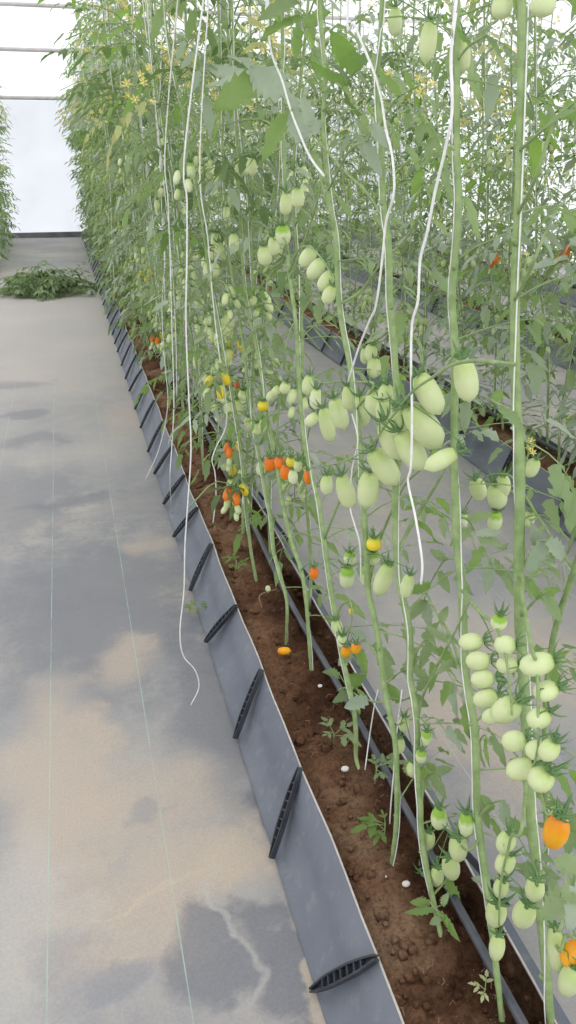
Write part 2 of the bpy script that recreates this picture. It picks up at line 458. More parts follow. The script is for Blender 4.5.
# ------------------------------------------------------------------ beds
PBX, PTX, RTX, RBX, PH, SZ = .338, .412, .672, .745, .15, .115
BEDS = [(0., -.6, 'beside the path', 'near'), (1.65, .6, 'across the second path', 'second'), (3.3, 1.2, 'third bed along', 'third'), (4.95, 1.2, 'outermost', 'outermost'), (-1.86, 11.0, 'left', 'left')]
def bend(y): return 0.0
def bed_panel(off, ys, side, label):
    xb, xt = (PBX, PTX) if side < 0 else (RBX, RTX)
    root = empty('bed_edging', (off, 0, 0))
    tag(root, label, 'bed edging')
    mb = MB(); R = random.Random(int(off*100)+side)
    n = int((Y1-ys)/.1); T = .007*(-1 if side < 0 else 1)
    vs = []; top = []
    for k in range(n+1):
        y = ys+(Y1-ys)*k/n
        w = .0025*math.sin(y*7.3+off)+.0015*math.sin(y*17.1)
        dz = .004*math.sin(y*5.1+1)
        for (x, z) in ((xb+T*3, .0), (xb, .004), (xb*.5+xt*.5+w, PH*.5), (xt+w, PH+dz), (xt+w-T*.7, PH+dz), (xb*.5+xt*.5+w-T*.9, PH*.5-.004), (xb-T, .0)):
            vs.append((x, y, z))
        top.append((xt+w-T*.35, y, PH+dz))
    m = 7
    fs = [(k*m+j, k*m+j+1, (k+1)*m+j+1, (k+1)*m+j) for k in range(n) for j in range(m-1)]
    mb.add(vs, fs, 'panel'); mb.build('panel', root)
    mb = MB(); mb.tube(top, .0024, 'edge', 5); tag(mb.build('top_edge', root), 'pale worn upper edge')
    return root
def bed(off, ys, where, nm):
    names = {'near': 'row bed beside the open path', 'second': 'second plant bed from the path', 'third': 'third plant bed from the path', 'outermost': 'fourth plant bed', 'left': 'plant bed left of the path'}
    bed_panel(off, ys, -1, 'grey plastic sheet edging, path side of the ' + names[nm])
    bed_panel(off, ys, 1, 'grey plastic sheet edging, off side of the ' + names[nm])
    mb = MB(); R = random.Random(5+int(off*10))
    st = .018 if nm == 'near' else .05
    xs = [PTX-.022+(RTX-PTX+.044)*i/22 for i in range(23)]
    y = ys; vs = []; rows = 0
    import mathutils
    while y < Y1:
        s = st*(1 if y < 3 else 2 if y < 6 else 5)
        for x in xs:
            t = (x-PTX)/(RTX-PTX)
            z = SZ + .018*math.sin(math.pi*max(0, min(1, t))) + .020*mathutils.noise.noise(V((x*9, y*7, off))) + .014*mathutils.noise.noise(V((x*31, y*29, off))) + .008*mathutils.noise.noise(V((x*80, y*75, 2)))
            if t > .80: z -= .035*min(1, (t-.80)/.1)
            if t < 0 or t > 1: z = SZ-.02
            vs.append((x+off, y, z))
        rows += 1; y += s
    w = len(xs)
    mb.add(vs, [(j*w+i, j*w+i+1, (j+1)*w+i+1, (j+1)*w+i) for j in range(rows-1) for i in range(w-1)], 'soil')
    # clods and fibre on top
    for _ in range(900 if nm == 'near' else 60):
        y = (R.random()**2)*5+.4 if nm == 'near' else R.uniform(ys+1, ys+8)
        x = R.uniform(PTX+.02, RTX-.02)+off; z = SZ+.015+.012*mathutils.noise.noise(V(((x-off)*9, y*7, off)))
        r = R.uniform(.002, .008)*(1 if R.random() < .9 else 1.7)
        c = V((x, y, z)); k = [V((R.uniform(.6, 1.2)*sx*r, R.uniform(.6, 1.2)*sy*r, R.uniform(.5, 1)*sz*r)) for sx in (-1, 1) for sy in (-1, 1) for sz in (-1, 1)]
        mb.add([c+q for q in k], [(0,1,3,2),(4,6,7,5),(0,4,5,1),(2,3,7,6),(0,2,6,4),(1,5,7,3)], 'soil')
    if nm == 'near':
        for _ in range(160):
            y = (R.random()**2)*4+.5; x = R.uniform(PTX+.01, RTX-.06); a = R.random()*3.14; l = R.uniform(.006, .022)
            z = SZ+.026+.012*mathutils.noise.noise(V((x*9, y*7, off)))
            mb.tube([(x, y, z), (x+l*.5*math.cos(a), y+l*.5*math.sin(a), z+R.uniform(0, .008)), (x+l*math.cos(a+.5), y+l*math.sin(a+.5), z-.004)], .0007, 'root', 3, False)
    tag(mb.build('soil', None), 'red brown soil filling the ' + names[nm], 'soil', kind='stuff')
    # drip pipe
    mb = MB(); pts = []
    y = ys
    while y < Y1:
        pts.append((.602+off+.008*math.sin(y*1.9+off)+.004*math.sin(y*5), y, SZ+.034+.006*math.sin(y*2.6))); y += .12
    mb.tube(pts, .0095, 'pipe', 8)
    tag(mb.build('drip_pipe'), 'black drip irrigation pipe lying along the ' + names[nm], 'pipe')
for b in BEDS: bed(*b)

# ------------------------------------------------------------------ pegs on the sheet edging
def peg(a, b, nrm, name='edging_peg', w=.011):
    """ladder-like tapering black plastic peg from ground point a to top point b, lying on the sheet whose outward normal is nrm."""
    a, b = V(a), V(b); d = b-a; L = d.length; d.normalize(); nrm = nrm.normalized(); s = d.cross(nrm).normalized()
    root = empty(name, a)
    mb = MB(); n = 10
    prof = [.25, .55, .8, .95, 1, 1, 1, .95, .8, .6, .35]
    for sg in (-1, 1):
        pts = []
        for k in range(n+1):
            t = k/n
            pts.append(d*(L*t) + s*(sg*w*prof[k]) + nrm*(.009+.003*math.sin(math.pi*t)))
        vs = []; fs = []
        for p in pts:
            vs += [p-s*.002-nrm*.007, p+s*.002-nrm*.007, p+s*.002+nrm*.006, p-s*.002+nrm*.006]
        for k in range(n):
            for q in range(4):
                q2 = (q+1) % 4; fs.append((k*4+q, k*4+q2, k*4+4+q2, k*4+4+q))
        fs += [(3, 2, 1, 0), tuple(n*4+q for q in range(4))]
        mb.add(vs, fs, 'peg')
    # back web
    vs = []
    for k in range(n+1):
        t = k/n; c = d*(L*t)+nrm*(.006+.002*math.sin(math.pi*t))
        vs += [c-s*w*prof[k], c+s*w*prof[k]]
    mb.add(vs, [(2*k, 2*k+1, 2*k+3, 2*k+2) for k in range(n)], 'peg')
    mb.build('rail', root, False)
    mb = MB()
    for k in range(2, n-1):
        t = k/n+.02; c = d*(L*t)+nrm*(.011+.003*math.sin(math.pi*t)); q = s*w*prof[k]
        vs = [c-q-d*.0018-nrm*.005, c+q-d*.0018-nrm*.005, c+q+d*.0018-nrm*.005, c-q+d*.0018-nrm*.005]
        vs += [p+nrm*.008 for p in vs]
        mb.add(vs, [(0,3,2,1),(4,5,6,7),(0,1,5,4),(1,2,6,5),(2,3,7,6),(3,0,4,7)], 'peg')
    mb.build('rung', root, False)
    return root
NL = V((-PH, 0, PTX-PBX)); NR = V((PH, 0, RBX-RTX))
ORD = ['first','second','third','fourth','fifth','sixth','seventh','eighth','ninth','tenth','eleventh','twelfth','thirteenth','fourteenth','fifteenth','sixteenth','seventeenth','eighteenth','nineteenth','twentieth']
def ordn(k): return ORD[k] if k < 20 else 'twenty ' + ORD[k-20] if k < 29 else ['thirtieth', 'thirty first', 'thirty second', 'thirty third', 'thirty fourth', 'thirty fifth', 'thirty sixth', 'thirty seventh', 'thirty eighth', 'thirty ninth', 'fortieth'][min(k-29, 10)]
pegs = [((312, 993), (388, 958)), ((275, 860), (303, 770)), ((240, 740), (262, 672)), ((210, 643), (238, 608)), ((195, 592), (216, 545)), ((175, 538), (205, 509)), ((167, 505), (185, 477)), ((157, 475), (177, 447))]
yy = []
for (a, b) in pegs:
    pa, pb = atZ(*a, 0), atZ(*b, PH); yy.append((pa.y, pb.y))
y = yy[-1][1]+.36
R = random.Random(11)
while y < 16.8:
    yy.append((y+R.uniform(-.03, .03), y+.05+R.uniform(-.04, .04))); y += R.uniform(.36, .44)
for k, (ya, yb) in enumerate(yy):
    o = peg((PBX-.022, ya, .004), (PTX+.004, yb, PH+.006), NL)
    l = ['black slotted plastic peg lying nearly flat across the edging, nearest the camera', 'black slotted plastic peg standing steep on the edging, second from the camera'][k] if k < 2 else 'black plastic peg pinning the path side edging, %s from the camera' % ordn(k)
    tag(o, l, 'peg', 'pegs along the path side edging of the near bed')
for off, nm in ((1.65, 'second'), (3.3, 'third')):
    y = 2.75 if nm == 'second' else 3.2; k = 0
    while y < 9:
        o = peg((PBX-.022+off, y, .004), (PTX+.004+off, y+.06, PH+.006), NL)
        tag(o, 'black plastic peg on the %s bed edging, %s from the camera' % (nm, ordn(k)), 'peg', 'pegs along the %s bed' % nm); y += .5; k += 1
y = 1.05; k = 0
while y < 5:
    o = peg((RBX+.022, y, .004), (RTX-.004, y+.03, PH+.006), NR)
    tag(o, 'black peg behind the near stems on the off side edging, %s from the camera' % ordn(k), 'peg', 'pegs on the off side of the near bed'); y += .46; k += 1

# ------------------------------------------------------------------ hero plants of the near row
def stem_pts(px, xtop, zb=SZ+.012):
    px = sorted(px, key=lambda p: p[1])
    b = atZ(*px[-1], zb); y0, y1 = px[0][1], px[-1][1]
    out = []
    for (x, y) in px:
        t = (y1-y)/(y1-y0)
        out.append(atX(x, y, b.x+(xtop-b.x)*t) if y != y1 else b)
    return out[::-1]          # base first
def finish_top(pts, ztop):
    d = (pts[-1]-pts[-2]).normalized(); d = V((d.x*.2, d.y*.8, max(d.z, .7))).normalized()
    p = pts[-1]; out = list(pts); k = 0
    while p.z < ztop:
        p = p + d*.15 + V((rnd.uniform(-.012, .012), rnd.uniform(-.012, .012), 0)); out.append(p)
    return out
def helix(pts, r, turns, phase=0.0):
    out = []; n = len(pts); L = [0]
    for k in range(1, n): L.append(L[-1]+(pts[k]-pts[k-1]).length)
    for k, p in enumerate(pts):
        t = (pts[min(k+1, n-1)]-pts[max(0, k-1)]).normalized()
        a = t.cross(V((0, 1, 0))).normalized(); b = t.cross(a)
        w = phase + turns*2*math.pi*L[k]/L[-1] + .8*math.sin(L[k]*7)
        out.append(p+(a*math.cos(w)+b*math.sin(w))*r)
    return out
HERO = {
 'A': ([(522,-10),(520,150),(515,300),(516,400),(520,470),(519,600),(524,680),(530,800),(536,860),(541,914),(546,964),(549,1003),(552,1032)], .62, .0088),
 'B': ([(457,-10),(457,60),(457,150),(459,205),(455,261),(452,300),(455,355),(454,455),(455,495),(458,551),(462,590),(463,630),(466,677),(474,725),(476,770),(477,811),(481,845),(488,894),(495,958),(502,1019)], .60, .0072),
 'C': ([(383,-10),(379,55),(377,83),(381,140),(384,205),(389,245),(390,300),(394,345),(397,400),(398,450),(395,500),(396,545),(399,580),(406,612),(410,640),(410,680),(416,715),(417,771),(420,805),(422,838),(430,885),(443,945)], .57, .0068),
 'D': ([(320,-10),(321,20),(325,75),(323,120),(326,167),(330,205),(336,242),(338,290),(342,325),(349,360),(355,400),(360,450),(363,500),(366,545),(368,588),(375,621),(380,649),(384,685),(390,715),(396,750),(397,805),(395,838),(391,868)], .57, .0062),
 'E': ([(282,-5),(283,120),(285,180),(287,245),(291,287),(296,325),(299,378),(303,430),(312,478),(318,501),(324,540),(330,584),(335,613),(342,655),(353,705),(356,735),(356,758),(361,775)], .57, .0062),
 'F': ([(232,-5),(236,120),(240,220),(243,270),(246,300),(254,335),(262,378),(267,413),(275,456),(283,505),(292,543),(301,570),(306,600),(309,640),(311,672)], .56, .0064),
 'I': ([(640,150),(622,300),(604,430),(588,520),(571,580),(560,612),(551,650),(546,700),(545,760),(546,820),(548,880)], .78, .0056),
 'G': ([(218,-5),(221,110),(226,220),(231,270),(237,303),(243,342),(247,375),(252,420),(260,460),(266,495),(271,520),(274,551),(281,577),(287,605),(286,643)], .55, .0060),
}
HLAB = {
 'A': 'tall tomato plant with the thickest stem, rising at the right edge of the picture',
 'B': 'tomato plant just left of the thickest stem, its stem beside a loose thick twine',
 'C': 'tomato plant whose stem bends behind the big cluster of plump green fruit',
 'D': 'tomato plant carrying the wide fan of slim green fruit and broad upper leaves',
 'E': 'tomato plant with four slanting green fruit high on its stem',
 'F': 'tomato plant with the cluster of orange fruit at mid height',
 'I': 'slim tomato plant leaning out past the right edge, behind the thickest stem',
 'G': 'thin stemmed tomato plant behind the orange fruit',
}
plants = {}; stems = {}
for k, (px, xt, r) in HERO.items():
    pts = finish_top(spline(stem_pts(px, xt), 5), 2.55)
    base = pts[0].copy()
    root = empty('tomato_plant', base)
    tag(root, HLAB[k], 'tomato plant', 'tomato plants in the near row')
    mb = MB(); n = len(pts)
    loc = [p-base for p in pts]; loc = [loc[0]-UP*.03]+loc
    rr = [r*(.66+.62*math.sin(math.pi*min(1, j/n*1.15)**.8)*.62)*(1+.05*math.sin(j*1.7)) for j in range(n+1)]
    mb.tube(loc, rr, 'stem', 10)
    for j in range(9, n-3, 11):       # nodes where leaves were taken off
        p = loc[j]; a = rnd.random()*6
        q = V((math.cos(a), math.sin(a), .6)).normalized()
        mb.tube([p, p+q*r*1.3, p+q*r*1.9], [r*.75, r*.5, r*.42], 'stem', 6)
    mb.build('stem', root)
    plants[k] = root; stems[k] = [p for p in pts]
    # twine wound along the stem
    w = spline(helix(pts[::3]+[pts[-1]], r*1.02, 2.5, rnd.random()*6), 4)
    b0 = w[0].copy()
    mb = MB(); mb.tube([p-b0 for p in w]+[V((.57, w[-1].y+.05, 3.0))-b0], .0012, 'twine', 5)
    o = mb.build('support_twine'); o.location = b0
    tag(o, 'white twine wound up ' + {'A': 'the thickest stem at the right edge', 'B': 'the stem just left of the thickest one', 'C': 'the stem behind the plump green cluster', 'D': 'the stem with the fan of slim fruit', 'E': 'the stem with four slanting fruit', 'F': 'the stem of the orange fruit', 'I': 'the slim stem leaning past the right edge', 'G': 'the thin stem behind the orange fruit'}[k], 'twine', 'twines holding up the near row')

def stem_near(k, p):
    return min(stems[k], key=lambda q: (q-p).length)

# trusses: plant, X plane, rachis pixels, fruits (x, y of the centre, width px, length px, angle of the free end: 0 = straight down, + = to the right, colour, shape)
G_, SH, OR, AM, YE, RE, PA = 'green', 'shoulder', 'orange', 'amber', 'yellow', 'red', 'pale'
TR = [
 ('A', .535, [(513,372),(492,362),(470,361),(450,366),(430,379),(412,392),(396,412),(385,426),(370,446),(345,461),(316,467)],
  [(466,380,22,44,18,G_,'plum'),(429,394,23,46,32,G_,'plum'),(424,426,27,54,40,G_,'plum'),(392,440,23,42,24,G_,'plum'),(411,450,24,46,32,G_,'plum'),
   (384,467,22,44,36,G_,'plum'),(441,460,17,37,-58,G_,'plum'),(368,490,20,38,-3,G_,'plum'),(346,492,17,36,16,G_,'plum'),(327,485,12,20,0,G_,'plum'),(404,426,22,38,12,G_,'plum')]),
 ('D', .56, [(396,384),(374,385),(356,382),(340,381),(325,383),(312,378)],
  [(375,403,19,29,4,G_,'plum'),(386,396,15,24,0,G_,'plum'),(362,411,15,32,12,G_,'plum'),(350,398,15,25,6,G_,'plum'),(339,414,17,34,18,G_,'plum'),(327,425,14,36,14,G_,'plum'),(316,399,12,20,-4,PA,'plum'),(308,385,11,20,-10,G_,'plum'),(312,420,11,17,-48,G_,'plum'),(384,412,16,26,10,G_,'plum')]),
 ('B', .545, [(463,610),(480,612),(494,624),(502,642),(507,664),(510,690),(512,715)],
  [(499,622,16,15,0,SH,'egg'),(505,645,20,22,-85,G_,'egg'),(471,642,19,25,-80,G_,'egg'),(478,661,19,25,-84,G_,'egg'),(483,679,18,25,-80,G_,'egg'),(486,698,19,27,-62,G_,'egg'),(506,710,25,32,-42,G_,'egg'),(507,665,18,22,-85,G_,'egg'),(491,716,15,18,-40,G_,'egg')]),
 ('A', .53, [(522,640),(531,645),(536,662),(538,690),(538,720),(538,748),(533,768)],
  [(537,664,24,36,-72,G_,'egg'),(546,691,21,26,-66,G_,'egg'),(539,718,22,26,-50,G_,'egg'),(514,741,21,25,-75,G_,'egg'),(520,769,22,29,-65,G_,'egg'),(541,779,26,24,-30,G_,'egg'),(536,750,20,22,-60,G_,'egg'),(549,750,20,22,-20,G_,'egg')]),
 ('B', .575, [(481,845),(470,850),(461,846),(452,832),(443,808)],
  [(439,818,16,20,0,SH,'egg'),(467,824,17,23,4,SH,'egg'),(458,848,19,21,8,G_,'egg'),(451,867,18,22,12,G_,'egg'),(428,840,14,16,0,G_,'egg'),(437,876,14,18,4,G_,'egg'),(420,882,15,18,0,G_,'egg')]),
 ('A', .55, [(533,810),(522,828),(512,835),(508,850),(503,870),(500,890),(499,925)],
  [(506,842,19,20,-10,G_,'egg'),(505,863,19,20,-12,G_,'egg'),(501,888,15,16,0,G_,'egg'),(496,913,21,24,4,G_,'egg'),(524,914,22,25,0,G_,'egg'),(497,947,16,23,0,G_,'egg'),(535,889,19,20,6,G_,'egg')]),
 ('A', .53, [(532,808),(544,807),(553,811)], [(556,831,25,30,0,AM,'egg')]),
 ('A', .52, [(548,975),(556,945),(566,935),(575,938)], [(557,950,17,42,12,G_,'plum'),(573,953,20,28,-20,AM,'egg'),(570,980,22,30,0,G_,'egg')]),
 ('C', .56, [(417,712),(410,708),(404,714)], [(404,724,11,14,0,G_,'egg'),(399,745,12,15,4,G_,'egg'),(426,738,11,14,0,SH,'egg'),(421,756,11,12,0,SH,'egg'),(413,769,13,14,0,G_,'egg')]),
 ('E', .56, [(336,618),(341,606),(350,602),(352,616),(350,632)], [(337,627,12,15,12,G_,'egg'),(342,641,11,11,0,PA,'egg'),(346,651,11,11,0,AM,'egg'),(356,648,10,10,0,AM,'egg'),(351,611,5,6,0,YE,'egg')]),
 ('D', .56, [(366,545),(360,546),(354,548)], [(347,577,14,21,0,SH,'plum'),(350,558,12,13,0,SH,'plum'),(367,576,13,19,0,SH,'plum'),(373,558,13,14,0,SH,'plum'),(374,544,14,13,0,YE,'plum'),(383,580,16,34,-14,G_,'plum'),(407,586,12,24,-6,G_,'plum')]),
 ('F', .54, [(276,458),(284,452),(293,455)], [(270,464,11,14,0,OR,'plum'),(280,463,11,13,0,OR,'plum'),(286,472,11,15,-6,OR,'plum'),(261,469,9,15,0,G_,'plum'),(293,477,9,15,0,PA,'plum'),(291,462,10,10,0,YE,'egg'),(298,466,9,11,0,G_,'egg')]),
 ('E', .56, [(311,470),(309,468),(308,470)], [(308,477,8,15,6,OR,'plum'),(326,485,11,18,0,G_,'plum')]),
 ('F', .56, [(301,572),(308,563),(314,564)], [(314,573,9,12,0,OR,'egg')]),
 ('G', .54, [(262,470),(250,466),(240,465),(230,462)], [(232,470,9,14,0,YE,'egg'),(224,465,8,12,0,G_,'egg'),(242,474,8,10,6,G_,'egg'),(236,500,9,10,0,G_,'egg'),(246,500,9,10,0,G_,'egg'),(231,484,9,10,0,G_,'egg')]),
 ('G', .54, [(248,380),(242,390),(236,396)], [(238,408,9,17,6,G_,'plum'),(230,409,8,16,-4,G_,'plum'),(249,424,9,15,0,G_,'plum'),(257,430,9,15,0,G_,'plum'),(263,426,8,14,-4,G_,'plum'),(263,406,11,11,0,YE,'egg'),(237,385,6,8,0,RE,'egg'),(244,395,12,10,0,G_,'egg')]),
 ('F', .55, [(246,298),(236,293),(222,294),(210,303),(204,318)], [(208,325,9,18,-10,G_,'plum'),(213,318,9,16,12,G_,'plum'),(219,342,9,18,4,G_,'plum'),(226,332,9,17,50,G_,'plum'),(228,322,9,16,48,G_,'plum'),(202,334,9,16,-8,G_,'plum'),(212,336,8,18,6,G_,'plum')]),
 ('G', .53, [(244,345),(236,348),(226,350)], [(220,365,9,15,10,G_,'plum'),(226,356,9,14,12,G_,'plum'),(215,372,9,15,10,G_,'plum'),(208,378,13,10,0,G_,'egg'),(197,362,8,14,0,G_,'plum')]),
 ('E', .55, [(289,268),(296,254),(304,246),(314,250),(324,262),(332,276)], [(308,257,14,23,-38,G_,'plum'),(316,269,14,24,-40,G_,'plum'),(326,281,13,22,-35,G_,'plum'),(329,295,12,20,-24,G_,'plum')]),
 ('E', .555, [(288,248),(285,240),(278,238),(268,244)], [(265,256,14,20,6,G_,'plum'),(274,246,11,19,6,G_,'plum'),(283,235,14,20,4,SH,'plum')]),
 ('C', .60, [(391,340),(380,338),(372,342)], [(371,353,12,18,0,G_,'plum'),(374,368,13,20,4,G_,'plum'),(365,356,9,16,0,G_,'plum')]),
 ('G', .52, [(228,232),(222,228),(214,233)], [(216,242,10,18,0,G_,'plum'),(212,253,10,17,-6,G_,'plum'),(220,251,9,17,6,G_,'plum'),(206,262,9,14,-10,G_,'plum'),(215,270,9,15,6,G_,'plum'),(208,271,9,15,-6,G_,'plum'),(234,243,10,19,0,G_,'plum')]),
 ('E', .56, [(284,150),(270,152),(256,156)], [(245,167,9,18,-6,G_,'plum'),(252,167,9,17,4,G_,'plum'),(240,166,8,15,-8,G_,'plum')]),
 ('E', .565, [(286,190),(294,188),(300,189)], [(286,204,12,22,-4,G_,'plum'),(298,198,12,20,6,G_,'plum')]),
 ('B', .62, [(457,30),(445,22),(434,24)], [(428,42,16,38,-4,G_,'plum'),(463,55,14,32,8,G_,'plum'),(395,22,13,26,4,G_,'plum')]),
 ('A', .60, [(521,-15),(512,-20),(504,-14)], [(502,7,19,22,0,G_,'plum'),(543,4,24,24,-6,G_,'plum')]),
 ('I', .80, [(573,570),(540,520),(515,480),(500,474),(486,476)], [(478,489,15,22,24,G_,'plum'),(497,496,18,25,16,G_,'plum'),(503,486,14,22,10,G_,'plum'),(495,521,13,20,0,SH,'plum'),(532,468,13,20,-14,G_,'plum'),(529,519,11,16,0,G_,'plum'),(463,520,10,14,0,PA,'plum')]),
 ('F', .56, [(275,460),(280,400),(282,384)], [(276,391,8,12,-40,G_,'plum'),(271,396,8,12,-40,G_,'plum'),(285,388,10,12,-20,G_,'plum')]),
]
def hero_truss(k, X, rp, fruits, R=random.Random(21)):
    root = plants[k]; base = root.location
    rach = [atX(x, y, X) for (x, y) in rp]
    rach = [stem_near(k, rach[0])] + [p+(EYE-p).normalized()*(.095 if len(fruits) == 11 else .025) for p in rach[1:]]
    sp = spline(rach, 5)
    s0 = mpp(rach[0])
    mb = MB(); n = len(sp)
    mb.tube([p-base for p in sp], [max(.0013, .0030*(1-.55*j/n)) for j in range(n)], 'stem', 7)
    todo = []
    for (x, y, w, l, ang, colr, shape) in fruits:
        c0 = atX(x, y, X+R.uniform(-.008, .006)); s = mpp(c0); W = w*s; L = l*s
        a = math.radians(ang)
        dn = (-UP*math.cos(a) + CR*math.sin(a) + CF*R.uniform(-.15, .2)).normalized()
        if abs(ang) < 55: dn = (dn + CF*.12).normalized()
        vw = (c0-EYE).normalized(); L /= max(.55, dn.cross(vw).length)
        top = c0 - dn*L*.5
        q = min(sp, key=lambda p: (p-top).length)
        kn = top - dn*min(.012, (q-top).length*.5+.004)
        mb.tube(spline([q-base, (q*.55+kn*.45)-dn*.004-base, kn-base, top-base], 4), max(.0010, W*.035), 'calyx', 5)
        todo.append((top, dn, W, L, colr, shape, R.random()*6))
    tr = mb.build('fruit_truss', root)
    for (top, dn, W, L, colr, shape, roll) in todo:
        m3 = axis_matrix(dn, roll)
        o = link('tomato', tomato_mesh(shape, colr), tr)
        o.matrix_local = Matrix.Translation(top-base) @ m3.to_4x4() @ Matrix.Diagonal((W, W, L, 1))
        if colr not in ('green',): o['label'] = {'shoulder': 'green fruit with bright green shoulder', 'orange': 'ripe orange fruit', 'amber': 'ripening amber orange fruit', 'yellow': 'yellow fruit', 'red': 'small red fruit', 'pale': 'pale whitish green fruit'}[colr]
        mb = MB(); mx = m3.to_4x4()
        add_calyx(mb, mx, W*1.05, R.uniform(.25, .8), 5 if W < .012 else 6, R)
        c = mb.build('calyx', tr); c.location = top-base
for t in TR: hero_truss(*t)

